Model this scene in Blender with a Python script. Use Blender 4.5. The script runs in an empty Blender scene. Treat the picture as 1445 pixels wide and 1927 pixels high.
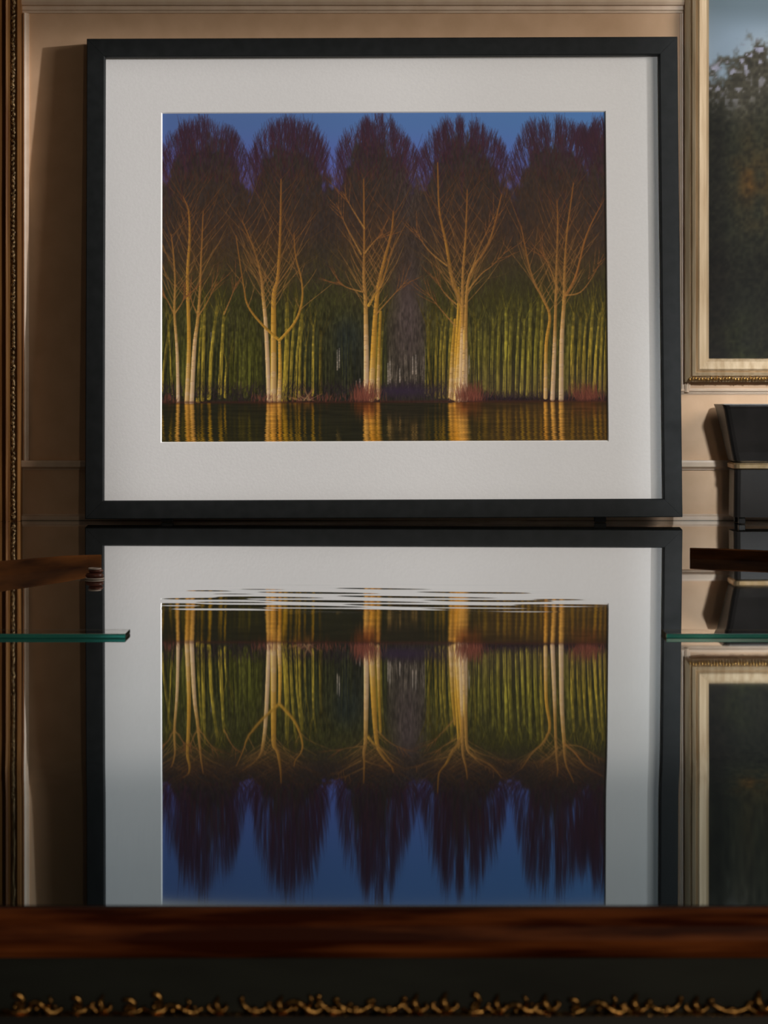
import bpy, bmesh, math
import numpy as np
from mathutils import Vector, Matrix

C = bpy.context.scene.collection
# ------------------------------------------------------------------ camera, light, exposure
FPX, HZ, CAMH = 4500.0, 700.0, 0.153           # focal length (px of a 1445x1927 frame), horizon row, camera height over the table
cam_d = bpy.data.cameras.new('camera'); cam = bpy.data.objects.new('camera', cam_d); C.objects.link(cam)
cam.location = (0, 0, CAMH); cam.rotation_euler = (math.pi/2, 0, 0)
cam_d.sensor_width = 36; cam_d.lens = FPX/1927*36; cam_d.sensor_fit = 'AUTO'
cam_d.shift_y = -(963.5-HZ)/1927
cam_d.clip_start = 0.02
cam_d.dof.use_dof = True; cam_d.dof.focus_distance = 2.43; cam_d.dof.aperture_fstop = 42
bpy.context.scene.camera = cam
vs = bpy.context.scene.view_settings
vs.view_transform = 'Standard'; vs.look = 'None'; vs.gamma = 1; vs.exposure = 0; vs.use_curve_mapping = False

world = bpy.data.worlds.new('room_ambient'); bpy.context.scene.world = world; world.use_nodes = True
bg = world.node_tree.nodes['Background']; bg.inputs[0].default_value = (1.0, .86, .72, 1); bg.inputs[1].default_value = 0.035

def area(name, loc, target, power, size, sizey, color, spread=180):
    l = bpy.data.lights.new(name, 'AREA'); l.shape = 'RECTANGLE'; l.size = size; l.size_y = sizey
    l.energy = power; l.color = color; l.spread = math.radians(spread)
    o = bpy.data.objects.new(name, l); C.objects.link(o); o.location = loc
    o.rotation_euler = (Vector(target)-Vector(loc)).to_track_quat('-Z', 'Y').to_euler()
    return o
def spot(name, loc, target, power, radius, blend, color, soft=.03):
    l = bpy.data.lights.new(name, 'SPOT'); l.energy = power; l.color = color; l.shadow_soft_size = soft; l.spot_blend = blend
    v = Vector(target)-Vector(loc); l.spot_size = 2*math.atan(radius/v.length)
    o = bpy.data.objects.new(name, l); C.objects.link(o); o.location = loc
    o.rotation_euler = v.to_track_quat('-Z', 'Y').to_euler(); return o
def beam_mask(o, plane_y, xs, zs):
    """invented mask for an added light: graded strength where its beam falls on the plane y=plane_y; xs, zs = stops (position, strength)"""
    l = o.data; l.use_nodes = True; nt = l.node_tree; L = o.location; N = nt.nodes.new
    em = nt.nodes['Emission']; g = N('ShaderNodeNewGeometry'); sp = N('ShaderNodeSeparateXYZ'); nt.links.new(g.outputs['Incoming'], sp.inputs[0])
    def math_(op, a, b_):
        m = N('ShaderNodeMath'); m.operation = op
        for k, v in enumerate((a, b_)):
            if isinstance(v, (int, float)): m.inputs[k].default_value = v
            else: nt.links.new(v, m.inputs[k])
        return m.outputs[0]
    res = 1.0
    for ax, stops in ((0, xs), (2, zs)):
        hit = math_('ADD', math_('MULTIPLY', math_('DIVIDE', sp.outputs[ax], sp.outputs[1]), plane_y-L[1]), L[ax])
        lo, hi = stops[0][0], stops[-1][0]
        f = math_('DIVIDE', math_('SUBTRACT', hit, lo), hi-lo)
        r = N('ShaderNodeValToRGB'); r.color_ramp.interpolation = 'EASE'; nt.links.new(f, r.inputs[0]); el = r.color_ramp.elements
        el[0].position = 0; el[0].color = (stops[0][1],)*3+(1,); el[1].position = 1; el[1].color = (stops[-1][1],)*3+(1,)
        for p, v in stops[1:-1]: e_ = el.new((p-lo)/(hi-lo)); e_.color = (v, v, v, 1)
        res = math_('MULTIPLY', r.outputs[0], res)
    nt.links.new(res, em.inputs['Strength'])
# soft warm lamp beyond the right of the frame
area('side_lamp', (1.02, 1.70, .62), (.28, 2.47, .25), 6.2, .42, .48, (1.0, .93, .85))
# added fill from the right, no real source; graded mask evens out the mat
o = spot('print_fill', (2.0, 1.25, .75), (-.05, 2.43, .25), 262, .50, .2, (1.0, .975, .965), .03)
beam_mask(o, 2.43, ((-.335, 0), (-.28, 1), (0, .70), (.20, .40), (.29, .30), (.325, 0)), ((-.02, 0), (.015, 1), (.475, 1), (.515, 0)))
# added unseen fill, brightens the oil painting and the wall at the right
o = spot('right_wall_fill', (.62, .20, .75), (.50, 2.47, .24), 200, .48, .3, (.88, .95, 1.0), .07)
beam_mask(o, 2.47, ((.285, 0), (.318, 1), (.70, 1), (.90, 0)), ((-.05, 0), (.0, 1), (.16, 1), (.24, .55), (.55, .55), (.8, 0)))
# point light added behind the camera to lift the table edge and its gilt
pl_ = bpy.data.lights.new('table_edge_fill', 'POINT'); pl_.energy = 9; pl_.color = (1.0, .84, .62); pl_.shadow_soft_size = .035
pl = bpy.data.objects.new('table_edge_fill', pl_); C.objects.link(pl); pl.location = (.45, -.55, .34)

# ------------------------------------------------------------------ helpers
def at(x, y, d):                                 # page dot at distance d
    return Vector(((x-722.5)/FPX*d, d, CAMH-(y-HZ)/FPX*d))

def lin(c):
    c = np.asarray(c, float)/255.
    return np.where(c <= .04045, c/12.92, ((c+.055)/1.055)**2.4)

def tag(o, label=None, cat=None, group=None, kind=None):
    for k, v in (('label', label), ('category', cat), ('group', group), ('kind', kind)):
        if v: o[k] = v
    return o

def thing(name, loc, label, cat, rot=(0, 0, 0), group=None):
    o = bpy.data.objects.new(name, None); C.objects.link(o); o.location = loc; o.rotation_euler = rot
    o.empty_display_size = .05
    return tag(o, label, cat, group)

def link(name, me, mat, parent=None, smooth=False):
    o = bpy.data.objects.new(name, me); C.objects.link(o)
    if parent: o.parent = parent
    if mat and not me.materials: me.materials.append(mat)
    if smooth: me.polygons.foreach_set('use_smooth', [True]*len(me.polygons))
    return o

def mesh(verts, faces, name='mesh'):
    me = bpy.data.meshes.new(name); me.from_pydata([tuple(v) for v in verts], [], faces); me.update()
    bm = bmesh.new(); bm.from_mesh(me); bmesh.ops.recalc_face_normals(bm, faces=bm.faces); bm.to_mesh(me); bm.free()
    return me

def box_me(x0, x1, y0, y1, z0, z1, bevel=0.0, seg=2):
    bm = bmesh.new(); bmesh.ops.create_cube(bm, size=1)
    for v in bm.verts:
        v.co = ((x0+x1)/2+v.co.x*(x1-x0), (y0+y1)/2+v.co.y*(y1-y0), (z0+z1)/2+v.co.z*(z1-z0))
    if bevel: bmesh.ops.bevel(bm, geom=bm.edges[:], offset=bevel, segments=seg, affect='EDGES', profile=.6)
    me = bpy.data.meshes.new('box'); bm.to_mesh(me); bm.free(); return me

def sweep_me(profile, A, B, ex, ey, mitre=(0, 0)):
    """closed profile [(p,q)] swept from A to B; p along ex, q along ey; mitre shifts the ends by p along the run"""
    A, B, ex, ey = Vector(A), Vector(B), Vector(ex), Vector(ey); u = (B-A).normalized()
    n = len(profile); V = []
    for P, m in ((A, mitre[0]), (B, mitre[1])):
        for p, q in profile: V.append(P+ex*p+ey*q+u*(m*p))
    F = [(i, (i+1) % n, n+(i+1) % n, n+i) for i in range(n)]
    F += [tuple(range(n))[::-1], tuple(range(n, 2*n))]
    return mesh(V, F)

def mat(name, base=(.5, .5, .5), rough=.5, metal=0, spec=.5, ior=1.5):
    m = bpy.data.materials.new(name); m.use_nodes = True
    b = m.node_tree.nodes['Principled BSDF']
    b.inputs['Base Color'].default_value = (*base, 1); b.inputs['Roughness'].default_value = rough
    b.inputs['Metallic'].default_value = metal; b.inputs['Specular IOR Level'].default_value = spec; b.inputs['IOR'].default_value = ior
    return m, m.node_tree, b

def noisy(name, c0, c1, scale=(20, 20, 20), rough=.5, metal=0, bump=0, detail=4, spec=.5, lo=.35, hi=.65, rvar=0):
    m, nt, b = mat(name, c0, rough, metal, spec)
    tc = nt.nodes.new('ShaderNodeTexCoord'); mp = nt.nodes.new('ShaderNodeMapping'); mp.inputs['Scale'].default_value = scale
    nz = nt.nodes.new('ShaderNodeTexNoise'); nz.inputs['Scale'].default_value = 1; nz.inputs['Detail'].default_value = detail
    rp = nt.nodes.new('ShaderNodeValToRGB')
    rp.color_ramp.elements[0].color = (*c0, 1); rp.color_ramp.elements[1].color = (*c1, 1)
    rp.color_ramp.elements[0].position = lo; rp.color_ramp.elements[1].position = hi
    nt.links.new(tc.outputs['Object'], mp.inputs[0]); nt.links.new(mp.outputs[0], nz.inputs['Vector'])
    nt.links.new(nz.outputs['Fac'], rp.inputs[0]); nt.links.new(rp.outputs[0], b.inputs['Base Color'])
    if bump:
        bp = nt.nodes.new('ShaderNodeBump'); bp.inputs['Strength'].default_value = bump; bp.inputs['Distance'].default_value = .002
        nt.links.new(nz.outputs['Fac'], bp.inputs['Height']); nt.links.new(bp.outputs[0], b.inputs['Normal'])
    return m

def print_mat(name, rough=.55):
    m, nt, b = mat(name, rough=rough, spec=.12)
    a = nt.nodes.new('ShaderNodeAttribute'); a.attribute_name = 'ink'
    nt.links.new(a.outputs['Color'], b.inputs['Base Color'])
    return m

def painted_sheet(name, img, w, h, E, material, parent, loc):
    """a flat printed sheet, one vertex per dot, the ink kept as a vertex colour"""
    H, W, _ = img.shape
    X, Z = np.meshgrid(np.linspace(0, w, W), np.linspace(h, 0, H))
    co = np.stack([X, np.zeros_like(X), Z], -1).reshape(-1, 3).astype(np.float32)
    i = np.arange(H*W).reshape(H, W)
    q = np.stack([i[1:, :-1], i[1:, 1:], i[:-1, 1:], i[:-1, :-1]], -1).reshape(-1, 4).astype(np.int32)
    me = bpy.data.meshes.new(name); me.vertices.add(H*W); me.vertices.foreach_set('co', co.ravel())
    me.loops.add(q.size); me.loops.foreach_set('vertex_index', q.ravel())
    me.polygons.add(len(q)); me.polygons.foreach_set('loop_start', np.arange(0, q.size, 4, dtype=np.int32))
    me.update(calc_edges=True)
    at_ = me.attributes.new('ink', 'FLOAT_COLOR', 'POINT')
    col = np.ones((H*W, 4), np.float32); col[:, :3] = np.clip(lin(img).reshape(-1, 3)/E, 0, .9)
    at_.data.foreach_set('color', col.ravel())
    o = link(name, me, material, parent); o.location = loc
    return o

E_PRINT = .75; E_OIL = 1.12
RNG = np.random.default_rng(7)
PW, PH = 834, 616                      # print size in painted dots
PX, PY = 307, 212                      # origin of the tracing grid used for the tree lines

def vnoise(h, w, cx, cy, seed):
    r = np.random.default_rng(seed)
    gh, gw = int(h/cy)+3, int(w/cx)+3
    g = r.random((gh, gw))
    yy = np.arange(h)/cy; xx = np.arange(w)/cx
    y0 = yy.astype(int); x0 = xx.astype(int)
    fy = (yy-y0)[:, None]; fx = (xx-x0)[None, :]
    fy = fy*fy*(3-2*fy); fx = fx*fx*(3-2*fx)
    a = g[y0][:, x0]; b = g[y0][:, x0+1]; c = g[y0+1][:, x0]; d = g[y0+1][:, x0+1]
    return (a*(1-fx)+b*fx)*(1-fy)+(c*(1-fx)+d*fx)*fy

def blur(a, r, axis):
    if r < 1: return a
    k = np.exp(-0.5*(np.arange(-2*r, 2*r+1)/r)**2); k /= k.sum()
    pad = [(0, 0)]*a.ndim; pad[axis] = (2*r, 2*r)
    p = np.pad(a, pad, mode='edge'); out = np.zeros_like(a)
    n = a.shape[axis]
    for i, kv in enumerate(k):
        sl = [slice(None)]*a.ndim; sl[axis] = slice(i, i+n)
        out += kv*p[tuple(sl)]
    return out

def smooth(e0, e1, x):
    t = np.clip((x-e0)/(e1-e0), 0, 1); return t*t*(3-2*t)

def mixc(img, col, m):
    img += (np.asarray(col, float)-img)*m[..., None]

def seg(img, x0, y0, x1, y1, w0, w1, c0, c1, al):
    H, W, _ = img.shape
    m = max(w0, w1)/2+1.2
    a = int(max(0, min(x0, x1)-m)); b = int(min(W-1, max(x0, x1)+m))+1
    c = int(max(0, min(y0, y1)-m)); d = int(min(H-1, max(y0, y1)+m))+1
    if a >= b or c >= d: return
    X = np.arange(a, b)[None, :]; Y = np.arange(c, d)[:, None]
    dx, dy = x1-x0, y1-y0; L = dx*dx+dy*dy+1e-6
    t = np.clip(((X-x0)*dx+(Y-y0)*dy)/L, 0, 1)
    px = X-(x0+t*dx); py = Y-(y0+t*dy)
    dist = np.sqrt(px*px+py*py)
    hw = (w0+(w1-w0)*t)/2
    cov = np.clip(hw+0.5-dist, 0, 1)*np.minimum(1, hw*2)*al
    side = np.clip(px/(hw+.5), -1, 1)*(max(w0, w1) > 3)
    col = (np.asarray(c0)*(1-t[..., None])+np.asarray(c1)*t[..., None])*(1-0.30*side[..., None])
    s = img[c:d, a:b]
    s += (col-s)*cov[..., None]

def poly(img, pts, w0, w1, c0, c1, al=1.0, al1=None):
    P = []
    n = len(pts)
    for i in range(n-1):                                # Catmull-Rom
        p0 = pts[max(i-1, 0)]; p1 = pts[i]; p2 = pts[i+1]; p3 = pts[min(i+2, n-1)]
        for k in range(5):
            t = k/5
            P.append(tuple(0.5*((2*p1[j])+(-p0[j]+p2[j])*t+(2*p0[j]-5*p1[j]+4*p2[j]-p3[j])*t*t+(-p0[j]+3*p1[j]-3*p2[j]+p3[j])*t**3) for j in (0, 1)))
    P.append(pts[-1]); N = len(P)-1
    c0 = np.asarray(c0, float); c1 = np.asarray(c1, float); al1 = al if al1 is None else al1
    for i in range(N):
        t0, t1 = i/N, (i+1)/N
        seg(img, P[i][0]-PX, P[i][1]-PY, P[i+1][0]-PX, P[i+1][1]-PY,
            w0+(w1-w0)*t0, w0+(w1-w0)*t1, c0+(c1-c0)*t0, c0+(c1-c0)*t1, al+(al1-al)*smooth(.45, 1, t1))
    return P

def branch(img, x, y, ang, L, w, c0, c1, depth, al):
    """a bare branch that forks; page coordinates, ang from straight up"""
    n = 3; px, py = x, y
    for i in range(n):
        ang2 = ang+RNG.normal(0, .07)
        qx, qy = px+np.sin(ang2)*L/n, py-np.cos(ang2)*L/n
        seg(img, px-PX, py-PY, qx-PX, qy-PY, w, w*.8, c0, c1, al*min(1, max(0, (py-285)/90)))
        if depth > 0 and i > 0:
            for s in (-1, 1):
                if RNG.random() < .7:
                    branch(img, qx, qy, ang2+s*RNG.uniform(.25, .6), L*RNG.uniform(.4, .65), w*.62,
                           c1*.95, c1*.8, depth-1, al*.85)
        px, py, w, ang = qx, qy, w*.85, ang2*.92

CROWN = [(388, 84), (548, 76), (708, 78), (872, 84), (1042, 82), (1146, 56)]
def crown_top(x, lo, hi, k=1.0):
    y = np.full_like(x, lo, dtype=float)
    for c, w in CROWN:
        t = np.clip(1-((x-c)/(w*k))**2, 0, 1)
        y = np.minimum(y, lo-(lo-hi)*t**.62)
    return y

def paint_print():
    img = np.zeros((PH, PW, 3))
    Y, X = np.mgrid[0:PH, 0:PW].astype(float); GX = X+PX; GY = Y+PY
    u = X/PW
    sky = np.array([76, 100, 150.])[None, None]*(1-u[..., None])+np.array([78, 118, 172.])[None, None]*u[..., None]
    img[:] = sky
    img += ((GY-212)/90)[..., None]*np.array([6, -10, 4.])*smooth(0, 1, (GY-212)/90)[..., None]
    # twig haze and dense crown mass
    n1 = vnoise(PH, PW, 9, 14, 1); n2 = vnoise(PH, PW, 3, 7, 2); n3 = vnoise(PH, PW, 40, 50, 3)
    ct = crown_top(GX, 300, 228)
    n4 = vnoise(PH, PW, 24, 60, 9)
    mixc(img, (62, 46, 78), smooth(10, 70, GY-ct-8+26*(n2-.5)+26*(n1-.5)+30*(n4-.5))*.5)
    ct2 = crown_top(GX, 338, 254, .80)
    mass = smooth(-6, 30, GY-ct2+2+30*(n1-.5)+24*(n2-.5)+26*(n4-.5))
    mixc(img, (52, 44, 41), mass)
    # twigs that stand up out of every crown, in tufts
    for c, w in CROWN:
        for q in range(40):
            tq = RNG.uniform(-1, 1); tuft = RNG.normal(0, 6); spread = RNG.uniform(2, 7)
            for k in range(15):
                x = c+tq*w*1.04+RNG.normal(0, spread)
                top = float(crown_top(np.array([x]), 293, 221)[0])+tuft+RNG.exponential(17)
                if RNG.random() < .05: top -= RNG.uniform(4, 16)
                ang = (x-c)/w*.30+RNG.normal(0, .12); L = RNG.uniform(16, 56)
                col = np.array([46, 33, 40.])+RNG.random()*np.array([18, 6, 14])
                bx, by = x-np.sin(ang)*L, top+np.cos(ang)*L
                seg(img, bx-PX, by-PY, x-PX, top-PY, 1.25, .6, col, col, .62)
                for q2 in range(int(RNG.integers(0, 4))):
                    f = RNG.uniform(.3, .7); s_ = RNG.choice((-1, 1))
                    mx, my = bx+(x-bx)*f, by+(top-by)*f
                    seg(img, mx-PX, my-PY, mx+s_*L*.13-PX, my-L*.34-PY, .95, .5, col, col, .55)
        for k in range(500):
            x = c+RNG.normal(0, w*.62); y = RNG.uniform(262, 345)
            if y < float(crown_top(np.array([x]), 318, 232)[0])+6: continue
            col = np.array([40, 30, 34.])+RNG.random(3)*np.array([34, 16, 14]); a_ = (x-c)/w*.3+RNG.normal(0, .25)
            seg(img, x-PX, y-PY, x+np.sin(a_)*16-PX, y-np.cos(a_)*16-PY, 1.2, .6, col, col, .5)
    # body of the wood: brown above, olive below, then dark
    g = smooth(430, 590, GY+40*(n3-.5))
    gw_ = np.exp(-((GX-768)/34)**2)[..., None]
    green = np.array([54, 53, 26.])*(1-gw_)+np.array([62, 52, 48.])*gw_
    img += (green-img)*(g*mass*.75)[..., None]
    br = np.zeros_like(GX)
    for c, w in ((385, 60), (520, 62), (705, 64), (872, 72), (1055, 70)):
        br = np.maximum(br, np.exp(-((GX-c)/w)**2)*np.exp(-((GY-480)/75)**2))
    mixc(img, (80, 54, 33), br*.45)
    img *= (1+.22*(n2-.5)*mass)[..., None]
    # fine far branch texture
    for k in range(7500):
        x = RNG.uniform(305, 1145); y = RNG.uniform(330, 610)
        gg = smooth(430, 560, np.array(y))
        col = np.array([84, 54, 34.])*(1-gg)+np.array([84, 84, 36.])*gg
        gq = math.exp(-((x-768)/28)**2); col = col*(1-gq)+np.array([96, 80, 74.])*gq
        col = col*RNG.uniform(.65, 1.15); L = RNG.uniform(9, 30); a = RNG.normal(0, .38)
        seg(img, x-PX, y-PY, x+np.sin(a)*L-PX, y-np.cos(a)*L-PY, 1.1, .7, col, col, RNG.uniform(.12, .42))
    # lit glade that narrows upwards
    gl = np.exp(-((GX-768)/(16+.13*np.clip(GY-480, 0, 300)))**2)*smooth(470, 600, GY)
    mixc(img, (84, 70, 68), gl*.55)
    dk = np.exp(-((GX-655)/30)**2)*smooth(560, 640, GY); mixc(img, (33, 40, 42), dk*.75)
    mixc(img, (34, 32, 24), smooth(600, 745, GY+20*(n1-.5))*.72)
    # rows of far trunks
    for k in range(640):
        x = RNG.uniform(306, 1142)
        if 632 < x < 684 and RNG.random() < .75: continue
        top = RNG.uniform(555, 625); base = RNG.uniform(716, 744)
        if x > 800: col = np.array([112, 102, 42.]); al = RNG.uniform(.3, .8)
        elif 730 < x < 800: col = np.array([104, 92, 80.]); top += 50; al = RNG.uniform(.25, .55); base -= 14
        elif x > 570: col = np.array([74, 74, 40.]); al = RNG.uniform(.25, .55)
        else: col = np.array([86, 84, 32.]); al = RNG.uniform(.25, .62)
        col = col*RNG.uniform(.6, 1.12); w = RNG.uniform(1.8, 6.6 if x > 800 or x < 600 else 2.6)
        lean = RNG.normal(3 if x > 900 or x < 480 else 0, 4)
        poly(img, [(x, base), (x+lean*.3, (top+base)/2), (x+lean, top)], w, w*.55, col*1.0, col*.9, al, 0.05)
        if RNG.random() < .7:
            for s in (-1, 1):
                branch(img, x+lean, top, s*RNG.uniform(.1, .5), RNG.uniform(18, 50), 1.2, col*.75, col*.6, 1, al*.6)
    for x, y0, y1 in ((636, 655, 692), (640, 652, 688), (730, 680, 718), (734, 676, 716), (752, 690, 715), (776, 668, 700), (782, 665, 700), (880, 672, 700), (881, 665, 690), (402, 622, 668), (671, 712, 722), (678, 708, 724)):
        poly(img, [(x, y1), (x, y0)], 2.0, 1.5, (186, 166, 148), (150, 140, 130), .62)
    # second rank of gold-green trunks
    R2 = [(398, 743, 413, 575, 8), (418, 734, 426, 585, 8), (378, 748, 386, 590, 9), (386, 746, 391, 560, 7), (311, 728, 326, 590, 6), (330, 735, 322, 600, 4),
          (428, 741, 431, 680, 5), (538, 748, 543, 570, 12), (549, 744, 559, 574, 7), (558, 743, 570, 590, 9), (575, 738, 579, 640, 5), (566, 740, 572, 600, 6), (590, 738, 592, 610, 6), (605, 735, 606, 620, 7),
          (706, 742, 716, 580, 7), (716, 735, 722, 600, 5), (806, 735, 808, 600, 6), (812, 735, 800, 600, 4), (818, 740, 822, 595, 5), (826, 742, 832, 600, 7), (834, 742, 840, 590, 7), (843, 742, 850, 570, 9),
          (888, 735, 893, 610, 4), (900, 735, 898, 600, 5), (922, 738, 926, 600, 6), (934, 738, 938, 590, 6), (946, 740, 950, 580, 9), (955, 740, 960, 590, 7), (968, 742, 974, 590, 6), (977, 742, 984, 600, 7), (990, 742, 996, 572, 10), (1003, 745, 1010, 570, 9),
          (1012, 746, 1018, 575, 8), (1073, 740, 1076, 590, 8), (1082, 742, 1088, 600, 8), (1092, 744, 1100, 590, 7), (1101, 744, 1112, 570, 8), (1112, 742, 1124, 590, 8), (1122, 742, 1130, 570, 7), (1133, 745, 1138, 590, 8)]
    for x0, y0, x1, y1, w in R2:
        warm = 1 if x0 < 600 or x0 > 820 else .75
        c = np.array([158, 134, 48.])*warm*RNG.uniform(.8, 1.1)
        if x0 > 890 and x0 < 1010: c = np.array([150, 136, 50.])*RNG.uniform(.8, 1.15)
        for o_, dc in ((w*.62+.8, (26, 28, 20)), (-w*.6-.6, (34, 36, 22))):
            poly(img, [(x0+o_, y0+2), ((x0+x1)/2+o_-1, (y0+y1)/2), (x1+o_*.8, y1+14)], w*.38+.8, 1, dc, (40, 42, 24), .8, .1)
        poly(img, [(x0, y0), ((x0+x1)/2-1+RNG.normal(0, 1.5), (y0+y1)/2), (x1, y1)], w*.95, w*.6, c*.9, c*.95, .97, .35)
        for k in range(int(w*3)):
            f = RNG.random(); bx, by = x0+(x1-x0)*f, y0+(y1-y0)*f
            seg(img, bx-w*.3-PX, by-PY, bx+RNG.uniform(-.1, .3)*w-PX, by-PY, 1.1, .8, c*.5, c*.5, .2)
        for s in (-1, 1, -.4, .5):
            branch(img, x1, y1+RNG.uniform(0, 20), s*RNG.uniform(.15, .5), RNG.uniform(25, 60), 1.5, c*.75, c*.55, 1, .6)
    for k in range(240):
        x = RNG.uniform(306, 1142); y1_ = RNG.uniform(590, 640)
        if 725 < x < 800: continue
        poly(img, [(x, 742), (x+RNG.normal(1, 2), 690), (x+RNG.normal(2, 4), y1_)], RNG.uniform(1.2, 2.4), 1, (34, 33, 20), (40, 40, 24), .55, .1)
    tx = (vnoise(PH, PW, 1.6, 9, 31)-.5)*.36+(n2-.5)*.2
    img *= (1+tx*smooth(540, 600, GY))[..., None]
    mixc(img, (104, 82, 66), smooth(650, 738, GY)*smooth(800, 850, GX)*.30)
    mixc(img, (26, 22, 22), np.exp(-((GY-747)/3.5)**2)*smooth(880, 900, GX)*.8)
    # purple undergrowth and the shore
    for k in range(1500):
        x = RNG.uniform(306, 1142); y = RNG.uniform(722 if x < 840 else 744, 752)
        c = np.array([52, 38, 46.])*RNG.uniform(.5, 1.2); a = RNG.normal(0, .5)
        seg(img, x-PX, y-PY, x+np.sin(a)*14-PX, y-np.cos(a)*14-PY, 1.1, .7, c, c, .5)
    und = np.exp(-((GX-755)/70)**2)*np.exp(-((GY-731)/11)**2); mixc(img, (50, 38, 56), und*.75)
    # the golden trunks in front
    GOLD = np.array([184, 138, 50.]); PALE = np.array([180, 140, 70.]); OR = np.array([142, 92, 46.])
    T = [([(341, 752), (339, 660), (334, 588), (335, 526), (331, 470), (327, 440)], 6, PALE, 4),
         ([(357, 752), (361, 639), (358, 520), (362, 450), (360, 398), (350, 372)], 8, GOLD, 5),
         ([(366, 752), (371, 650), (377, 600), (381, 550), (384, 470), (387, 398)], 8, PALE, 5),
         ([(510, 752), (504, 615), (498, 550), (495, 520), (483, 473), (460, 416)], 8, PALE, 5),
         ([(518, 753), (518, 609), (519, 550), (526, 520), (531, 428), (532, 339)], 11, GOLD, 7),
         ([(528, 749), (530, 690), (529, 636)], 8, GOLD, 0),
         ([(690, 745), (690, 650), (689, 565), (686, 520), (687, 458), (686, 339)], 10, PALE, 7),
         ([(699, 746), (703, 660), (707, 594), (713, 538), (724, 490), (738, 437), (741, 400)], 11, GOLD, 5),
         ([(711, 744), (714, 650), (717, 585)], 7, GOLD*.8, 0),
         ([(851, 744), (856, 660), (860, 594), (862, 540)], 9, GOLD, 2),
         ([(857, 747), (863, 650), (867, 577), (851, 529), (839, 458), (827, 398), (824, 309)], 10, GOLD, 6),
         ([(864, 750), (868, 640), (869, 609), (870, 520), (876, 440), (879, 360)], 9, PALE, 7),
         ([(873, 748), (874, 670), (875, 609), (882, 520), (919, 458), (943, 368)], 9, PALE, 6),
         ([(1035, 747), (1039, 660), (1041, 609), (1044, 520), (1047, 430), (1046, 380)], 8, PALE, 6),
         ([(1051, 748), (1053, 639), (1058, 565), (1059, 520), (1064, 443), (1077, 348)], 9, PALE, 6),
         ([(1022, 744), (1024, 648), (1031, 594), (1017, 559), (998, 520), (979, 428)], 7, GOLD, 4),
         ([(1059, 559), (1080, 520), (1101, 443), (1128, 389)], 5, OR, 4),
         ([(529, 637), (498, 609), (471, 574), (462, 535), (448, 443)], 5, GOLD*.9, 3),
         ([(529, 637), (558, 603), (571, 565), (570, 526), (559, 482), (556, 440)], 5, GOLD*.9, 3),
         ([(695, 573), (707, 552), (720, 532), (738, 470)], 5, GOLD, 3)]
    T.insert(13, ([(846, 742), (850, 660), (855, 600)], 8, GOLD*.85, 0)); T.append(([(868, 750), (871, 690), (872, 620)], 7, PALE*1.08, 0))
    for pts, w, col, nb in T:
        top = pts[-1][1]
        ctop = OR*.85 if top < 480 else col
        P = poly(img, pts, w*1.06, max(1.5, w*.2) if top < 560 else w*.6, col, ctop, .97)
        for k in range(len(P)):
            x, y = P[k]
            if y < 590 and nb:
                for s in (-1, 1):
                    if RNG.random() < .15*nb:
                        f = smooth(600, 400, np.array(y)) if False else np.clip((600-y)/220, 0, 1)
                        cb = np.array([152, 112, 60.])*(1-f)+np.array([112, 68, 42.])*f
                        branch(img, x, y, s*RNG.uniform(.35, .75), RNG.uniform(28, 110)*(1 if w > 5 else .7), 2.0-.9*f, cb, cb*.75, 2, .72)
        if pts[0][1] > 700:
            pl__ = col is not GOLD and col[2] > 60
            poly(img, pts[:3] if pl__ else pts[:2], w*1.0, w*.7, (190, 160, 134), (186, 150, 104), .85 if pl__ else .55, 0)
            poly(img, [(pts[0][0]-w*.2, pts[0][1]-2), (pts[1][0]-w*.2, pts[1][1])], w*.35, w*.3, (206, 176, 132), (206, 164, 84), .4, .3)
        # bark marks
        for k in range(int(w*9)):
            t = RNG.integers(0, len(P)); x, y = P[t]
            if y > 560:
                y += RNG.uniform(-8, 8); dk_ = RNG.random() < .55
                c = np.array([78, 54, 28.]) if dk_ else (np.array([206, 178, 142.]) if y > 640 else col*1.12)
                seg(img, x-w*.35-PX, y-PY, x+RNG.uniform(-.2, .35)*w-PX, y+RNG.uniform(-1, 1)-PY, 1.0, .8, c, c, .26)
    for pts in ([(334, 590), (322, 565), (311, 548)], [(335, 586), (346, 570), (355, 552)], [(378, 592), (368, 570), (360, 545)], [(378, 592), (395, 565), (413, 528)], [(426, 588), (438, 560), (450, 528)],
                [(683, 548), (655, 540), (635, 528)], [(681, 478), (655, 430), (635, 383)], [(687, 430), (665, 395), (647, 362)], [(688, 476), (705, 455), (722, 440)],
                [(858, 572), (835, 550), (818, 520)], [(840, 500), (805, 470), (778, 428)], [(856, 612), (832, 585), (800, 545)], [(880, 545), (905, 515), (925, 500), (960, 465)], [(886, 512), (900, 470), (935, 395)],
                [(1059, 556), (1088, 550), (1112, 520), (1132, 480)], [(1046, 545), (1030, 500), (1012, 470)], [(708, 590), (735, 560), (768, 525)]):
        poly(img, pts, 3.0, 1.0, (158, 114, 58), (112, 70, 40), .8)
        for f in (.35, .55, .75):
            q = pts[1]; e = pts[-1]; x_ = q[0]+(e[0]-q[0])*f; y_ = q[1]+(e[1]-q[1])*f; a_ = math.atan2(e[0]-q[0], q[1]-e[1])
            for s in (-1, 1): branch(img, x_, y_, a_+s*RNG.uniform(.25, .5), RNG.uniform(22, 52), 1.5, np.array([132, 86, 46.]), np.array([100, 62, 38.]), 1, .7)
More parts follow.
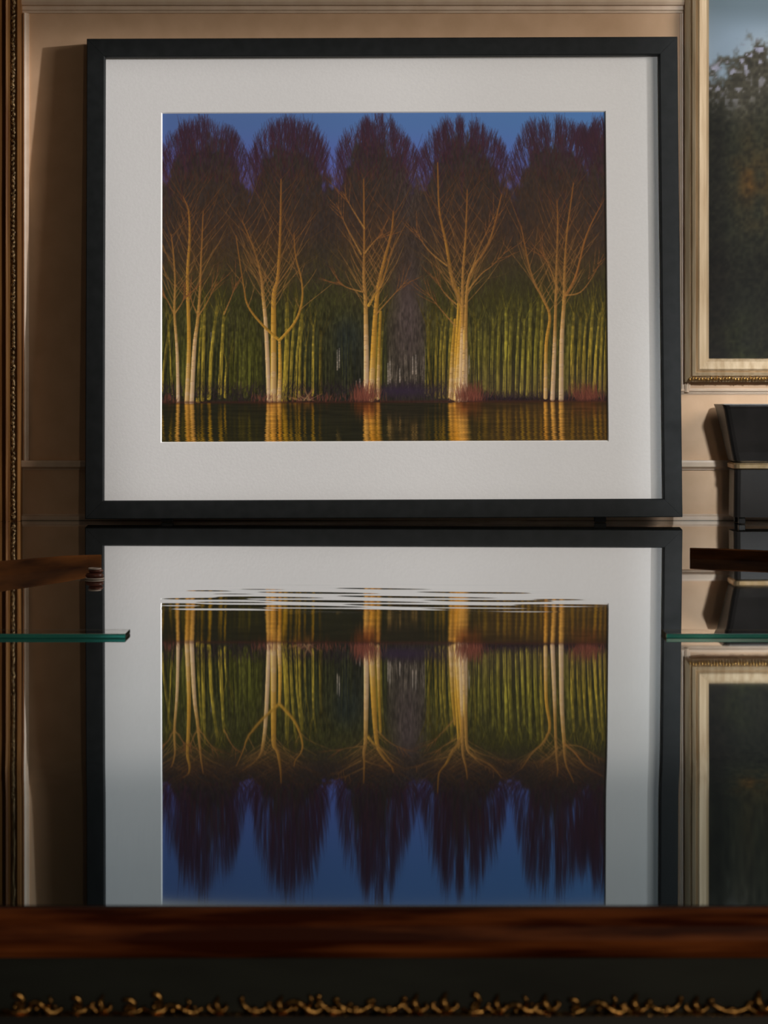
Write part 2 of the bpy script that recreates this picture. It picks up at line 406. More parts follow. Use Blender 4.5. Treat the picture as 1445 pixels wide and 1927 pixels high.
    # red grasses on the islets
    for cx, w, n in ((686, 26, 260), (884, 26, 260), (1100, 30, 220), (600, 60, 120), (320, 18, 50), (500, 30, 60)):
        for k in range(n):
            x = cx+RNG.normal(0, w*.5); y = RNG.uniform(741, 753)
            L = RNG.uniform(6, 34 if n > 130 else 10); a = RNG.normal(0, .22)
            c = np.array([118, 66, 52.])*RNG.uniform(.6, 1.15)
            seg(img, x-PX, y-PY, x+np.sin(a)*L-PX, y-np.cos(a)*L-PY, 1.3, .7, c, c, .55)
    for k in range(14):                                   # fallen pale twigs
        x = 575+RNG.normal(0, 9); a = RNG.normal(0, .9)
        seg(img, x-PX, 748-PY, x+np.sin(a)*30-PX, 748-np.cos(a)*26-PY, 1.3, .8, (146, 112, 80), (120, 80, 60), .7)
    # water
    wl = 752-PY; n = PH-wl
    src = img[wl-n-6:wl-6][::-1].copy()
    base = np.array([36, 35, 24.])
    src = blur(src, 9, 0); src = blur(src, 1, 1)
    lum = src.mean(2, keepdims=True)
    ref = base+(src*np.array([1.0, .87, .52])-base)*np.clip((lum-30)/56, 0, 1.0)*.95
    wat = np.zeros_like(ref)
    for r in range(n):
        amp = 1+3.0*r/n
        sh = int(round(amp*np.sin(r*1.9+RNG.uniform(-.7, .7)))*.9)
        wat[r] = np.roll(ref[r], sh, axis=0)
    bw = (smooth(840, 960, np.arange(PW)+PX)*.42)[None, :, None]*np.ones((n, 1, 1)); wat += (np.array([84, 56, 30.])-wat)*bw*(1-np.clip((wat.mean(2, keepdims=True)-60)/60, 0, 1))
    wat *= (1-.08*((np.arange(n) % 3) == 0))[:, None, None]*(1+.25*(vnoise(n, PW, 30, 2, 11)-.5))[..., None]
    ed = np.clip(vnoise(1, PW, 60, 5, 12)[0]*7-2, 0, 5)
    for r in range(n):
        img[wl+r] = np.where((r >= ed-3)[:, None], wat[r], img[wl+r])
    sh = np.exp(-((GY-751)/2.6)**2); mixc(img, (64, 32, 26), sh*.55)
    return np.clip(img, 8, 255)

def paint_oil(W=252, H=347):
    """loose oil landscape: grey sky, leafy crown, autumn undergrowth. 3 page px per dot"""
    img = np.zeros((H, W, 3)); Y, X = np.mgrid[0:H, 0:W].astype(float)
    gy = Y*3-361; gx = 1337+X*3
    n0 = vnoise(H, W, 22, 22, 21); n1 = vnoise(H, W, 8, 8, 22); n2 = vnoise(H, W, 3, 3.5, 23); n5 = vnoise(H, W, 1.6, 1.8, 24)
    img[:] = np.array([112, 128, 138.])
    mixc(img, (152, 170, 188), np.clip(smooth(20, 90, gy+50*(n0-.5)), 0, 1)*.8)
    mixc(img, (196, 202, 206), np.exp(-((gx-1440)/34)**2-((gy-128)/44)**2)*.8)
    top = 122-46*smooth(1337, 1440, gx)+30*np.sin((gx-1440)/90.)*(gx > 1440)
    leaf = smooth(-4, 34, gy-top+46*(n1-.5)+44*(n2-.5)+26*(n5-.5))
    mixc(img, (66, 60, 46), leaf*.92)
    gaps = smooth(.54, .74, n2*.6+n5*.4)*np.clip(1-(gy-top-20)/120, 0, 1)*smooth(-6, 20, gy-top)
    mixc(img, (150, 150, 172), gaps*.85)
    mixc(img, (38, 41, 30), smooth(170, 270, gy+80*(n0-.5))*.93)
    mixc(img, (108, 66, 20), np.exp(-((gx-1425)/42)**2)*np.exp(-((gy-340)/85)**2)*np.clip(.2+1.0*n1, 0, 1)*.6)
    mixc(img, (54, 62, 24), smooth(560, 640, gy)*n1*.6)
    mixc(img, (26, 22, 16), smooth(400, 540, gy)*(1-n0*.6)*.85)
    mixc(img, (26, 22, 18), np.exp(-((gx-1352)/24)**2)*smooth(160, 260, gy)*.6)
    img *= (1+.45*(n5-.5)*leaf+.3*(n2-.5)*leaf)[..., None]
    return np.clip(img, 8, 255)

# ------------------------------------------------------------------ the room
WALL_Y = 2.470
M_wall = noisy('painted_plaster', (.61, .395, .24), (.67, .44, .275), (38, 38, 38), .62, bump=.25, spec=.3)
M_trim = noisy('painted_moulding', (.65, .48, .345), (.72, .55, .41), (60, 8, 60), .45, spec=.4)
M_floor = noisy('floor_boards', (.06, .035, .02), (.10, .06, .035), (2, 30, 2), .5)
FLOOR_Z = -.78
tag(link('wall_back', box_me(-1.6, 1.6, WALL_Y, WALL_Y+.12, FLOOR_Z, 1.9), M_wall), kind='structure')
tag(link('floor', box_me(-1.6, 1.6, -.2, WALL_Y+.12, FLOOR_Z-.05, FLOOR_Z), M_floor), kind='structure')

def X_(px, d=WALL_Y): return (px-722.5)/FPX*d
def Z_(py, d=WALL_Y): return CAMH-(py-HZ)/FPX*d
# moulding profile: p up the wall, q out of the wall
def ogee(h, t): return [(0, 0), (h, 0), (h, t*.45), (h*.86, t*.5), (h*.80, t*.85), (h*.62, t), (h*.45, t*.8), (h*.40, t*.45), (h*.18, t*.42), (h*.12, t*.25), (0, t*.2)]
def hmould(name, y0, y1, t, x0=-1.6, x1=1.6, prof=None):
    h = abs(Z_(y0)-Z_(y1)); pr = prof(h, t) if prof else ogee(h, t)
    tag(link(name, sweep_me(pr, (x0, WALL_Y, Z_(y1)), (x1, WALL_Y, Z_(y1)), (0, 0, 1), (0, -1, 0)), M_trim), kind='structure')
def vmould(name, x0, x1, t, z0, z1, flip=False):
    w = abs(X_(x1)-X_(x0)); A = X_(x1) if flip else X_(x0); ex = (-1, 0, 0) if flip else (1, 0, 0)
    tag(link(name, sweep_me(ogee(w, t), (A, WALL_Y, z0), (A, WALL_Y, z1), ex, (0, -1, 0)), M_trim), kind='structure')
def shelf(h, t): return [(0, 0), (h, 0), (h, t), (h*.8, t*1.05), (h*.35, t), (h*.22, t*.7), (h*.1, t*.35), (0, t*.3)]
hmould('trim_1', -6, 25, .009)                                   # top rail of the panel
vmould('trim_2', 36, 55, .008, Z_(866), Z_(26))
vmould('trim_3', 1279, 1298, .007, Z_(738), Z_(26))
hmould('trim_4', 866, 884, .009, prof=shelf)                     # dado rail
hmould('trim_5', 731, 742, .005, X_(1279), 1.6)                  # rail under the oil painting
hmould('baseboard_back', 967, 978.8, .005, prof=lambda h, t: [(0, 0), (h, 0), (h, t*.4), (h*.8, t*.6), (h*.66, t), (0, t)])

# ------------------------------------------------------------------ the table
# its polished top rolls gently down to the near edge; the roll is worked out from how the reflection bends there
def top_profile():
    ys = np.arange(1380, 1706, 1.0)
    want = np.interp(ys, [1380, 1400, 1430, 1465, 1485, 1520, 1600, 1650, 1690, 1706], [2*985-1380, 565, 490, 355, 312, 290, 258, 240, 224, 218])
    k = np.exp(-.5*(np.arange(-30, 31)/12.)**2); k /= k.sum()
    want = np.convolve(np.pad(want, 30, mode='edge'), k, 'valid')
    D0, Y, Z, out, s = 2.43, CAMH*FPX/(1380-HZ), 0.0, [], 0.0
    for y, t in zip(ys, want):
        a = (y-HZ)/FPX                                    # ray: z = CAMH - a*Y
        # meet the line through the last point with slope s
        Yn = (CAMH-Z+s*Y)/(a+s); Zn = CAMH-a*Yn
        tz = CAMH-(t-HZ)/FPX*D0                           # height on the picture this ray has to reach
        up = math.atan2(tz-Zn, D0-Yn)
        s = math.tan((up-math.atan(a))/2)
        Y, Z = Yn, Zn; out.append((Y, Z))
    return np.array(out)[::-1]
PROF = top_profile()
NEAR_Y, NEAR_Z = PROF[0]
FAR_Y = WALL_Y-.0005
def ripple(X, Y):
    """faint waves in the polish, in front of the picture"""
    w = np.exp(-((X+.005)/.13)**6)*np.exp(-((Y-1.63)/.105)**4)
    ph = 3*np.sin(9*X+1)+1.5*np.sin(23*X)
    z = .000075*np.sin(118*Y+ph+14*X)+.00005*np.sin(205*Y-30*X+2*np.sin(17*X))+.00003*np.sin(320*Y+55*X)
    return z*w*(.75-1.6*X)
SLOPE = np.gradient(PROF[:, 1], PROF[:, 0])
def top_z(X, Y):
    s = np.interp(Y, PROF[:, 0], SLOPE, right=0.0)                # the roll is faintly dished across, like the near end of a cone
    return np.interp(Y, PROF[:, 0], PROF[:, 1], right=0.0)+ripple(X, Y)+s*np.clip(np.abs(X), 0, .17)**2/(2*Y)

table = thing('dining_table', (0, 1.5, FLOOR_Z), 'long dark table with mirror-polished top and gilt carved near edge', 'table')
def tput(o): o.location = (0, -1.5, -FLOOR_Z); return o           # parts are written in room coordinates

# lacquer whose sheen grows towards grazing view, bluish when seen more steeply
M_top, nt, b = mat('mirror_polish', (.004, .004, .0035), .5, 0, 0)
gl = nt.nodes.new('ShaderNodeBsdfGlossy'); gl.inputs['Roughness'].default_value = .02
lw = nt.nodes.new('ShaderNodeLayerWeight'); lw.inputs['Blend'].default_value = .5
rp = nt.nodes.new('ShaderNodeValToRGB'); cr = rp.color_ramp
for p_, c_ in ((.70, (.13, .15, .165)), (.78, (.26, .31, .34)), (.83, (.52, .57, .60)), (.867, (.76, .80, .82)), (.91, (.92, .93, .94)), (.95, (.96, .96, .96))):
    e_ = cr.elements.new(p_); e_.color = (*c_, 1)
cr.elements[0].color = (.04, .04, .045, 1); cr.elements[-1].color = (.95, .95, .95, 1)
ad = nt.nodes.new('ShaderNodeAddShader')
nt.links.new(lw.outputs['Facing'], rp.inputs[0]); nt.links.new(rp.outputs[0], gl.inputs['Color'])
nt.links.new(b.outputs[0], ad.inputs[0]); nt.links.new(gl.outputs[0], ad.inputs[1])
nt.links.new(ad.outputs[0], nt.nodes['Material Output'].inputs['Surface'])
xs = np.concatenate([np.linspace(-1.1, -.26, 12), np.linspace(-.25, .25, 150), np.linspace(.26, 1.1, 12)])
yv = np.concatenate([PROF[:, 0], np.linspace(PROF[-1, 0]+.004, 1.45, 60), np.linspace(1.455, 1.80, 260), np.linspace(1.81, FAR_Y, 30)])
XX, YY = np.meshgrid(xs, yv); ZZ = top_z(XX, YY)
H, W = XX.shape; i = np.arange(H*W).reshape(H, W)
q = np.stack([i[:-1, :-1], i[:-1, 1:], i[1:, 1:], i[1:, :-1]], -1).reshape(-1, 4)
edge = np.concatenate([i[0, :], i[1:, -1], i[-1, -2::-1], i[-2:0:-1, 0]]); ne = len(edge); nv = H*W
low = np.stack([XX.ravel()[edge], YY.ravel()[edge], np.full(ne, -.0199)], -1)
skirt = [(int(edge[k]), nv+k, nv+(k+1) % ne, int(edge[(k+1) % ne])) for k in range(ne)]
me = bpy.data.meshes.new('table_top'); me.from_pydata(np.concatenate([np.stack([XX, YY, ZZ], -1).reshape(-1, 3), low]).tolist(), [], q.tolist()+skirt+[tuple(range(nv, nv+ne))[::-1]]); me.update()
o = tput(link('table_top', me, M_top, table)); me.polygons.foreach_set('use_smooth', [k < len(q) for k in range(len(me.polygons))])
M_under = noisy('dark_walnut', (.010, .0035, .0015), (.05, .016, .005), (30, 200, 200), .38, detail=6)
tput(link('under_frame', box_me(-1.08, 1.08, NEAR_Y+.03, FAR_Y, -.075, -.02), M_under, table))
s_ = NEAR_Y/FPX
mm = .001
M_rim = noisy('figured_wood', (.07, .012, .003), (.50, .14, .035), (14, 160, 160), .5, detail=8, lo=.40, hi=.72, spec=.12)
# nosed rim, dark frieze, carved gilt course, black fillet: profiles (y, z) from the near edge of the polish
def front(name, pts, material):
    n = len(pts); V = [(x, NEAR_Y+y, NEAR_Z+z) for x in (-1.1, 1.1) for y, z in pts]
    F = [(k, (k+1) % n, n+(k+1) % n, n+k) for k in range(n)]+[tuple(range(n))[::-1], tuple(range(n, 2*n))]
    return tput(link(name, mesh(V, F), material, table))
front('wooden_rim', [(0.0, -.0002), (-.003, .0), (-.006, -.0012), (-.0085, -.004), (-.0095, -.008), (-.0085, -.0115), (-.006, -.0138), (.02, -.0138), (.02, -.002)], M_rim)
M_frieze = noisy('black_green_paint', (.010, .013, .010), (.022, .028, .023), (20, 80, 80), .5)
front('frieze_band', [(-.0015, -.0139), (-.0015, -.031), (.02, -.031), (.02, -.0139)], M_frieze)
M_black = noisy('ebonised_wood', (.001, .0008, .0007), (.003, .002, .0015), (20, 80, 80), .55)
front('lower_fillet', [(-.0055, -.0312), (-.0065, -.034), (-.0065, -.06), (.02, -.06), (.02, -.0312)], M_black)
M_gilt = noisy('worn_gilding', (.06, .022, .005), (.85, .48, .15), (500, 500, 500), .22, metal=1, bump=.3)

def tube_me(pts, radii, n=7):
    V, F = [], []
    P = [Vector(p) for p in pts]
    for k, p in enumerate(P):
        t = (P[min(k+1, len(P)-1)]-P[max(k-1, 0)]).normalized()
        a = t.cross(Vector((0, 1, 0)));
        a = a.normalized() if a.length > 1e-4 else Vector((1, 0, 0)); b_ = t.cross(a).normalized()
        for j in range(n):
            th = 2*math.pi*j/n; V.append(p+(a*math.cos(th)+b_*math.sin(th))*radii[k])
    for k in range(len(P)-1):
        for j in range(n):
            F.append((k*n+j, k*n+(j+1) % n, (k+1)*n+(j+1) % n, (k+1)*n+j))
    F += [tuple(range(n))[::-1], tuple(range((len(P)-1)*n, len(P)*n))]
    return mesh(V, F)

def merge(ms):
    bm = bmesh.new()
    for m in ms: bm.from_mesh(m); bpy.data.meshes.remove(m)
    me = bpy.data.meshes.new('merged'); bm.to_mesh(me); bm.free(); return me

def ball(x, y, z, rx, ry, rz, sub=2):
    bm = bmesh.new(); bmesh.ops.create_icosphere(bm, subdivisions=sub, radius=1)
    for v in bm.verts: v.co = (x+v.co.x*rx, y+v.co.y*ry, z+v.co.z*rz)
    me = bpy.data.meshes.new('ball'); bm.to_mesh(me); bm.free(); return me

rg = np.random.default_rng(3)
def scroll(kind):
    """one carved motif, about 10 mm wide, 7 mm high, foot at z=0"""
    T = []
    if kind == 0:       # C-scroll with a curled end and a bead
        a = np.linspace(-2.6, 1.9, 15); r = np.linspace(.0009, .0026, 15)
        T.append(tube_me([(r[k]*math.cos(a[k]), 0, .003+r[k]*math.sin(a[k])) for k in range(15)], np.linspace(.0004, .0009, 15)))
        T.append(ball(.0002, -.0004, .003, .0009, .0008, .0009))
        T.append(tube_me([(-.004, 0, .0012), (-.001, -.0003, .0005), (.003, -.0003, .0011), (.0048, 0, .0026)], [.0004, .0008, .0008, .0003]))
    elif kind == 1:     # hanging swag between two buds
        x = np.linspace(-.005, .005, 11)
        T.append(tube_me([(v, -.0004, .0012+90*v*v) for v in x], [.0005+.0006*math.cos(v/.005*1.5) for v in x]))
        T += [ball(s*.005, -.0003, .0042, .0009, .0008, .0012) for s in (-1, 1)]
        T.append(ball(0, -.0006, .0022, .0014, .0007, .0008))
    elif kind == 2:     # upright leaf with side curls
        T.append(tube_me([(0, 0, 0), (.0004, -.0005, .002), (-.0003, -.0005, .0045), (.0006, 0, .0068)], [.0012, .0014, .0010, .0002]))
        for s in (-1, 1):
            T.append(tube_me([(0, 0, .0006), (s*.0018, -.0003, .0011), (s*.0034, -.0003, .0026), (s*.003, 0, .0036), (s*.0022, 0, .0032)], [.0007, .0008, .0007, .0005, .0003]))
        T.append(ball(0, -.0012, .0030, .0007, .0006, .0007))
    else:               # S-scroll lying down
        t = np.linspace(0, 1, 17)
        T.append(tube_me([(-.0055+.011*v, -.0003, .0022+.0016*math.sin(v*6.0+.4)) for v in t], [.0004+.0007*math.sin(math.pi*v) for v in t]))
        T += [ball(-.0028, -.0006, .0018, .0008, .0007, .0008), ball(.003, -.0006, .0026, .0007, .0007, .0007)]
        T.append(tube_me([(.001, 0, .002), (.0018, 0, .0042), (.001, 0, .0058)], [.0006, .0005, .0002]))
    return merge(T)
motifs = [scroll(k) for k in range(4)]
x = -.30; k = 0
while x < .30:
    o = link('gilt_scroll', motifs[int(rg.integers(0, 4))], M_gilt, table, smooth=(k < 4))
    sx = rg.uniform(.8, 1.15)*(1 if rg.random() < .5 else -1)
    o.location = (x, NEAR_Y-.0030-1.5, NEAR_Z-.0312-FLOOR_Z); o.scale = (abs(sx), 1, rg.uniform(.75, 1.1)); o.rotation_euler = (0, rg.normal(0, .12), 0)
    x += rg.uniform(.0068, .0105); k += 1
for m in motifs: m.polygons.foreach_set('use_smooth', [True]*len(m.polygons))
front('gilt_fillet', [(-.0016, -.0308), (-.0045, -.0311), (-.0045, -.0322), (-.0016, -.0322)], M_gilt)
for sx in (-1, 1):
    for y in (NEAR_Y+.10, FAR_Y-.12):
        V = sx*1.0
        lg = tube_me([(V, y, -.075), (V, y, -.16), (V, y, -.30), (V, y, -.52), (V, y, -.70), (V, y, FLOOR_Z)], [.045, .045, .030, .036, .024, .032], 16)
        tput(link('leg', lg, M_under, table, smooth=True))

# curved wooden strip inlaid on the top, seen at both sides of the picture's reflection
M_strip = noisy('strip_wood', (.02, .006, .002), (.16, .055, .012), (9, 9, 60), .7, detail=5, spec=.08)
def strip(name, pts, label=None):
    """pts: (x, y0, y1) page rows of the upper and lower edge of its near face"""
    V = []; n = len(pts)
    for x, y0, y1 in pts:
        d = CAMH*FPX/(y1-HZ); f = at(x, y1, d); g = at(x, y0, d)
        V += [(f.x, f.y, -.0004), (g.x, g.y, g.z-.001), (g.x, g.y+.0015, g.z), (g.x, g.y+.004, g.z-.0006), (g.x, g.y+.004, -.0004)]
    F = []
    for k in range(n-1):
        for j in range(5): F.append((k*5+j, k*5+(j+1) % 5, (k+1)*5+(j+1) % 5, (k+1)*5+j))
    F += [(0, 1, 2, 3, 4), tuple(range((n-1)*5, n*5))]
    o = tput(link(name, mesh(V, F), M_strip, table))
    if label: o['label'] = label
    return o
strip('wooden_strip', [(-420, 1100, 1150), (-120, 1070, 1108), (0, 1056, 1085), (60, 1051, 1078), (120, 1046, 1071), (165, 1044.5, 1066), (190, 1044, 1064)])
strip('wooden_strip', [(1299, 1031, 1051), (1345, 1032, 1053), (1400, 1034, 1055), (1445, 1036, 1057), (1600, 1045, 1070), (1900, 1070, 1105)])
# turned end of the left strip
p = at(178, 1090, CAMH*FPX/(1090-HZ))
M_turn = noisy('turned_mahogany', (.06, .014, .008), (.16, .05, .03), (40, 40, 300), .35)
M_ivory = noisy('pale_ring', (.45, .36, .30), (.60, .50, .42), (60, 60, 60), .4)
end = tput(link('turned_end', merge([ball(p.x, p.y, .0028, .0070, .006, .0028), ball(p.x+.001, p.y, .0062, .0056, .005, .0020)]), M_turn, table, smooth=True))
def ring_me(c, R, r):
    bm = bmesh.new(); V = []
    for i_ in range(28):
        for j in range(8):
            a, t = 2*math.pi*i_/28, 2*math.pi*j/8
            V.append(bm.verts.new((c[0]+(R+r*math.cos(t))*math.cos(a), c[1]+(R+r*math.cos(t))*math.sin(a), c[2]+r*math.sin(t))))
    for i_ in range(28):
        for j in range(8):
            bm.faces.new((V[i_*8+j], V[((i_+1) % 28)*8+j], V[((i_+1) % 28)*8+(j+1) % 8], V[i_*8+(j+1) % 8]))
    bmesh.ops.recalc_face_normals(bm, faces=bm.faces)
    me = bpy.data.meshes.new('ring'); bm.to_mesh(me); bm.free(); return me
for z, R in ((.0006, .0066), (.0078, .0044)):
    o = link('pale_ring', ring_me((p.x, p.y, z), R, .0006), M_ivory, end, smooth=True)

# two thin plates of greenish glass lying on the polish
M_glass, nt, b = mat('plate_glass', (.93, .99, .97), .0, 0, .5, 1.50); b.inputs['Transmission Weight'].default_value = 1
M_edge, nt, b = mat('green_glass_edge', (.10, .70, .63), .12, 0, .5, 1.5)
b.inputs['Transmission Weight'].default_value = .6
PT = .0024

def plan(x, y): d = CAMH*FPX/(y-HZ); q_ = at(x, y, d); return (q_.x, q_.y)
yf = plan(0, 1201)[1]
def XF(px): return (px-722.5)/FPX*yf
for px0, px1, lab in ((-420, 236, 'thin strip of green glass lying on the polished table, left side'), (1254, 1900, 'thin strip of green glass lying on the polished table, right side')):
    a_, b_ = XF(px0), XF(px1); c = Vector(((a_+b_)/2, yf+.012, 0))
    t = thing('glass_strip', c, lab, 'glass strip')
    link('strip_body', box_me(a_-c.x, b_-c.x, -.0100, .014, .00005, PT, .0003, 1), M_glass, t)
    link('ground_edge', box_me(a_-c.x, b_-c.x, -.0120, -.0102, .00005, PT, .0003, 1), M_edge, t)

# ------------------------------------------------------------------ the framed photograph
D = 2.4165; FW, FH, FT, RW = .6036, .4902, .022, .0187
LEAN = math.radians(3.31)
fp = at(722, 975, D)
photo = thing('framed_photograph', (fp.x, D, fp.z), 'black framed photograph of winter poplars in a wide white mat, leaning on the wall', 'framed photograph', (-LEAN, math.radians(-.20), 0))
M_black_frame = noisy('satin_black_lacquer', (.011, .013, .0135), (.016, .018, .019), (90, 90, 90), .55, spec=.22)
M_mat = noisy('mat_board', (.775, .765, .755), (.795, .785, .775), (400, 400, 400), .9, bump=.05, spec=.1)
M_bevel = noisy('mat_bevel', (.88, .87, .85), (.9, .89, .87), (300, 300, 300), .9, spec=.1)
x0, x1 = -FW/2, FW/2
rp_ = [(0, 0), (.0008, -.0008), (RW-.0012, -.0008), (RW, .0008), (RW, .0085), (RW-.003, FT), (0, FT)]      # p inward, q to the back (front face at q=0)
gap = .00012
def rail(A, B, ex):
    u = (Vector(B)-Vector(A)).normalized()
    o = link('frame_rail', sweep_me(rp_, Vector(A)+u*gap, Vector(B)-u*gap, ex, (0, 1, 0), (1, -1)), M_black_frame, photo)
rail((x0, 0, 0), (x1, 0, 0), (0, 0, 1)); rail((x0, 0, FH), (x1, 0, FH), (0, 0, -1))
rail((x0, 0, 0), (x0, 0, FH), (1, 0, 0)); rail((x1, 0, 0), (x1, 0, FH), (-1, 0, 0))
MY = .0085                                                # the mat sits this far behind the front of the rails
wx0, wx1, wz0, wz1 = -.2264, .2288, .0770, .4155         # mat window
def ring_plate(o0, o1, i0, i1, y0, y1):
    V = []; F = []
    for (a, b_, c_, d_), y in ((o0+o1, y0), (i0+i1, y1)):
        V += [(a, y, b_), (c_, y, b_), (c_, y, d_), (a, y, d_)]
    for k in range(4): F.append((k, (k+1) % 4, 4+(k+1) % 4, 4+k))
    return mesh(V, F)
e = RW-.004
link('mat_board', ring_plate((x0+e, e), (x1-e, FH-e), (wx0, wz0), (wx1, wz1), MY, MY), M_mat, photo)
bv = .0011
link('mat_bevel', ring_plate((wx0, wz0), (wx1, wz1), (wx0+bv, wz0+bv), (wx1-bv, wz1-bv), MY, MY+.0014), M_bevel, photo)
link('backing_board', box_me(x0+.004, x1-.004, MY+.004, FT-.001, .004, FH-.004), M_black, photo)
M_print = print_mat('photo_print')
painted_sheet('photo_print', paint_print(), wx1-wx0+.002, wz1-wz0+.002, E_PRINT, M_print, photo, (wx0-.001, MY+.0015, wz0-.001))
M_rubber = noisy('black_rubber', (.006, .006, .006), (.01, .01, .01), (200, 200, 200), .8)
for sx in (-.22, .22):
    link('foot', box_me(sx-.006, sx+.006, .012, .020, -fp.z+.0014-sx*.0035, .0005, .001), M_rubber, photo)

# ------------------------------------------------------------------ the oil painting on the right
M_gold = noisy('pale_gilding', (.46, .32, .18), (.62, .47, .30), (180, 180, 14), .5, bump=.25, metal=.15, spec=.5)
M_gold_d = noisy('dark_gilding', (.22, .11, .03), (.72, .44, .14), (420, 420, 420), .35, bump=.5, metal=.8)
OD = WALL_Y-.020                                          # front plane
ox0, oz0 = X_(1291, OD), Z_(719, OD)
oz1, ox1 = oz0+.62, ox0+.46
oil = thing('oil_painting', ((ox0+ox1)/2, WALL_Y, oz0), 'oil landscape with autumn trees in a pale gilt frame hung on the right', 'painting')
def opt(o): o.location = (-(ox0+ox1)/2, -WALL_Y, -oz0); return o
FWD = X_(1336, OD)-ox0
op = [(0, .018), (0, .008), (.004, .004), (.0055, .006), (.0065, .001), (.0095, -.001), (.0105, .0025), (.012, .0), (.0135, -.0015), (.021, .0015), (FWD-.001, .004), (FWD, .008), (FWD, .018)]
for A, B, ex in (((ox0, OD, oz0), (ox1, OD, oz0), (0, 0, 1)), ((ox0, OD, oz1), (ox1, OD, oz1), (0, 0, -1)), ((ox0, OD, oz0), (ox0, OD, oz1), (1, 0, 0)), ((ox1, OD, oz0), (ox1, OD, oz1), (-1, 0, 0))):
    o = opt(link('gilt_rail', sweep_me(op, A, B, ex, (0, 1, 0), (1, -1)), M_gold, oil))
# beaded course along the bottom rail
bd = []
xx = ox0+.004
while xx < ox1-.004:
    bd.append(ball(xx, OD+.001+rg.uniform(-.0004, .0004), oz0+.0035+rg.uniform(-.0007, .0007), .0017, .0018, .0022, 1)); xx += .0031
tag(opt(link('beaded_course', merge(bd), M_gold_d, oil, smooth=True)), kind='stuff')
ow, oh = ox1-ox0-2*FWD+.002, oz1-oz0-2*FWD+.002
painted_sheet('oil_canvas', paint_oil(), ow, oh, E_OIL, print_mat('oil_paint', .6), oil, (ox0+FWD-.001-(ox0+ox1)/2, OD+.007-WALL_Y, FWD-.001))
opt(link('backing_board', box_me(ox0+.004, ox1-.004, OD+.009, OD+.017, oz0+.004, oz1-.004), M_black, oil))

# ------------------------------------------------------------------ tall gilt frame at the left
GD = WALL_Y-.028
gx1 = X_(35, GD); gx0 = gx1-.42; gz1 = .86
M_gilt_l = noisy('old_gilding', (.22, .085, .022), (.40, .19, .055), (160, 160, 10), .45, metal=.3, bump=.2)
M_gilt_c = noisy('carved_gilding', (.05, .022, .008), (.50, .34, .16), (380, 380, 380), .35, metal=.5, bump=.5)
tall = thing('gilt_frame', ((gx0+gx1)/2, GD, 0), 'tall gilt frame with a carved beaded course, cut off at the left edge', 'frame')
def gp(o): o.location = (-(gx0+gx1)/2, -GD, 0); return o
px_ = GD/FPX
gprof = [(0, .026), (0, .010), (4*px_, .006), (7*px_, .008), (8*px_, .010), (17*px_, .010), (18*px_, .004), (20*px_, .001), (24*px_, .000), (27*px_, .003), (28*px_, .007), (31*px_, .004), (36*px_, -.002), (60*px_, .002), (75*px_, .010), (75*px_, .026)]
gw = 75*px_
for A, B, ex, mt in (((gx1, GD, .0001), (gx1, GD, gz1), (-1, 0, 0), (0, -1)), ((gx0, GD, .0001), (gx0, GD, gz1), (1, 0, 0), (0, -1)), ((gx0+gw, GD, .0001), (gx1-gw, GD, .0001), (0, 0, 1), (0, 0)), ((gx0, GD, gz1), (gx1, GD, gz1), (0, 0, -1), (1, -1))):
    gp(link('gilt_rail', sweep_me(gprof, A, B, ex, (0, 1, 0), mt), M_gilt_l, tall))
bd = []
zz = .004
while zz < gz1-.004:
    m_ = ball(0, 0, 0, .0022, .0032, rg.uniform(.0026, .0046), 2); m_.transform(Matrix.Translation((gx1-12.5*px_+rg.uniform(-.0006, .0006), GD+.0085, zz)) @ Matrix.Rotation(rg.uniform(-.7, .7), 4, 'Y'))
    bd.append(m_); zz += rg.uniform(.0035, .0055)
    if rg.random() < .6: bd.append(ball(gx1-rg.uniform(9, 16)*px_, GD+.006, zz-.002, .0009, .0012, .0010, 1))
tag(gp(link('carved_course', merge(bd), M_gilt_c, tall, smooth=True)), kind='stuff')
gp(link('backing_panel', box_me(gx0+.03, gx1-.03, GD+.012, GD+.018, .03, gz1-.03), M_black, tall))

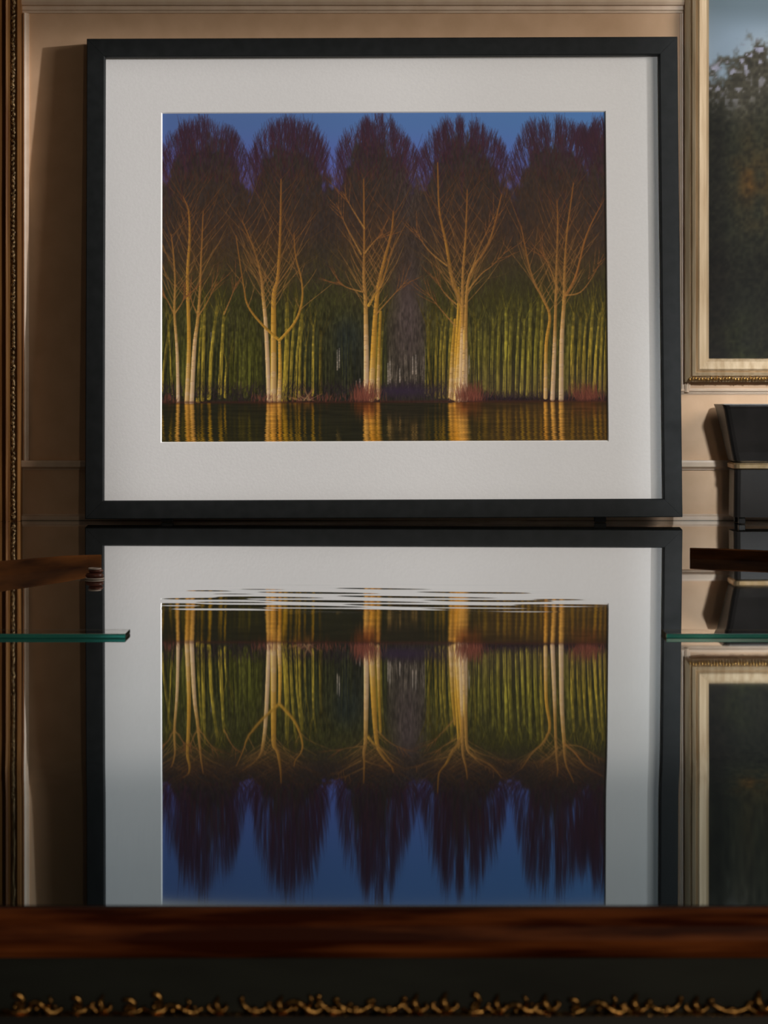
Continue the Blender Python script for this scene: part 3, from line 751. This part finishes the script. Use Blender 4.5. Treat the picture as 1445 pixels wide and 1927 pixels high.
# ------------------------------------------------------------------ black planter at the right
PD = 2.385
planter = thing('planter', (X_(1470, PD)+.02, PD+.034, 0), 'black tapered planter with a gold waist band on a black foot block', 'planter')
M_pot = noisy('black_glaze', (.009, .008, .007), (.014, .012, .011), (30, 30, 30), .34, spec=.16)
M_band = noisy('gold_band', (.70, .46, .22), (.85, .62, .36), (100, 100, 100), .28, metal=.9)
PZ = lambda y: Z_(y, PD)
def frustum(rows, cx=0, r=.006):
    """rounded-square loft: rows of (z, half width, half depth)"""
    V, F = [], []; ring = []
    for z, a, b_ in rows:
        rr = min(r, a*.4, b_*.4)
        for sx, sy, st in ((1, 1, 0), (-1, 1, 1), (-1, -1, 2), (1, -1, 3)):
            for k in range(4):
                th = math.pi/2*(st+k/3)
                V.append((sx*(a-rr)+rr*math.cos(th), sy*(b_-rr)+rr*math.sin(th), z))
    n = 16
    for k in range(len(rows)-1):
        for j in range(n): F.append((k*n+j, k*n+(j+1) % n, (k+1)*n+(j+1) % n, (k+1)*n+j))
    F += [tuple(range(n))[::-1], tuple(range((len(rows)-1)*n, len(rows)*n))]
    return mesh(V, F)
hw = planter.location.x-X_(1361, PD); hb = planter.location.x-X_(1384, PD); hd = .036
link('bowl', frustum([(PZ(873), hb-.004, hd*.62), (PZ(868), hb, hd*.68), (PZ(852), hb+.002, hd*.72), (PZ(770), hw-.001, hd), (PZ(765), hw, hd+.001), (PZ(762), hw+.0006, hd+.001), (PZ(762), hw-.004, hd-.004), (PZ(790), hw-.006, hd-.006)]), M_pot, planter)
link('waist_band', frustum([(PZ(884), hb-.001, hd*.62+.001), (PZ(882), hb+.0005, hd*.62+.0025), (PZ(875), hb+.0008, hd*.62+.003), (PZ(872), hb-.001, hd*.62+.001)]), M_band, planter)
link('foot_block', frustum([(PZ(975), hb-.0005, hd*.62), (PZ(885), hb-.001, hd*.62)]), M_pot, planter)
for sx in (-1, 1):
    for sy in (-1, 1):
        lx = sx*(hb-.009)
        link('leg', box_me(lx-.0035, lx+.0035, sy*.014-.0035, sy*.014+.0035, .0004, PZ(974), .0008), M_pot, planter)
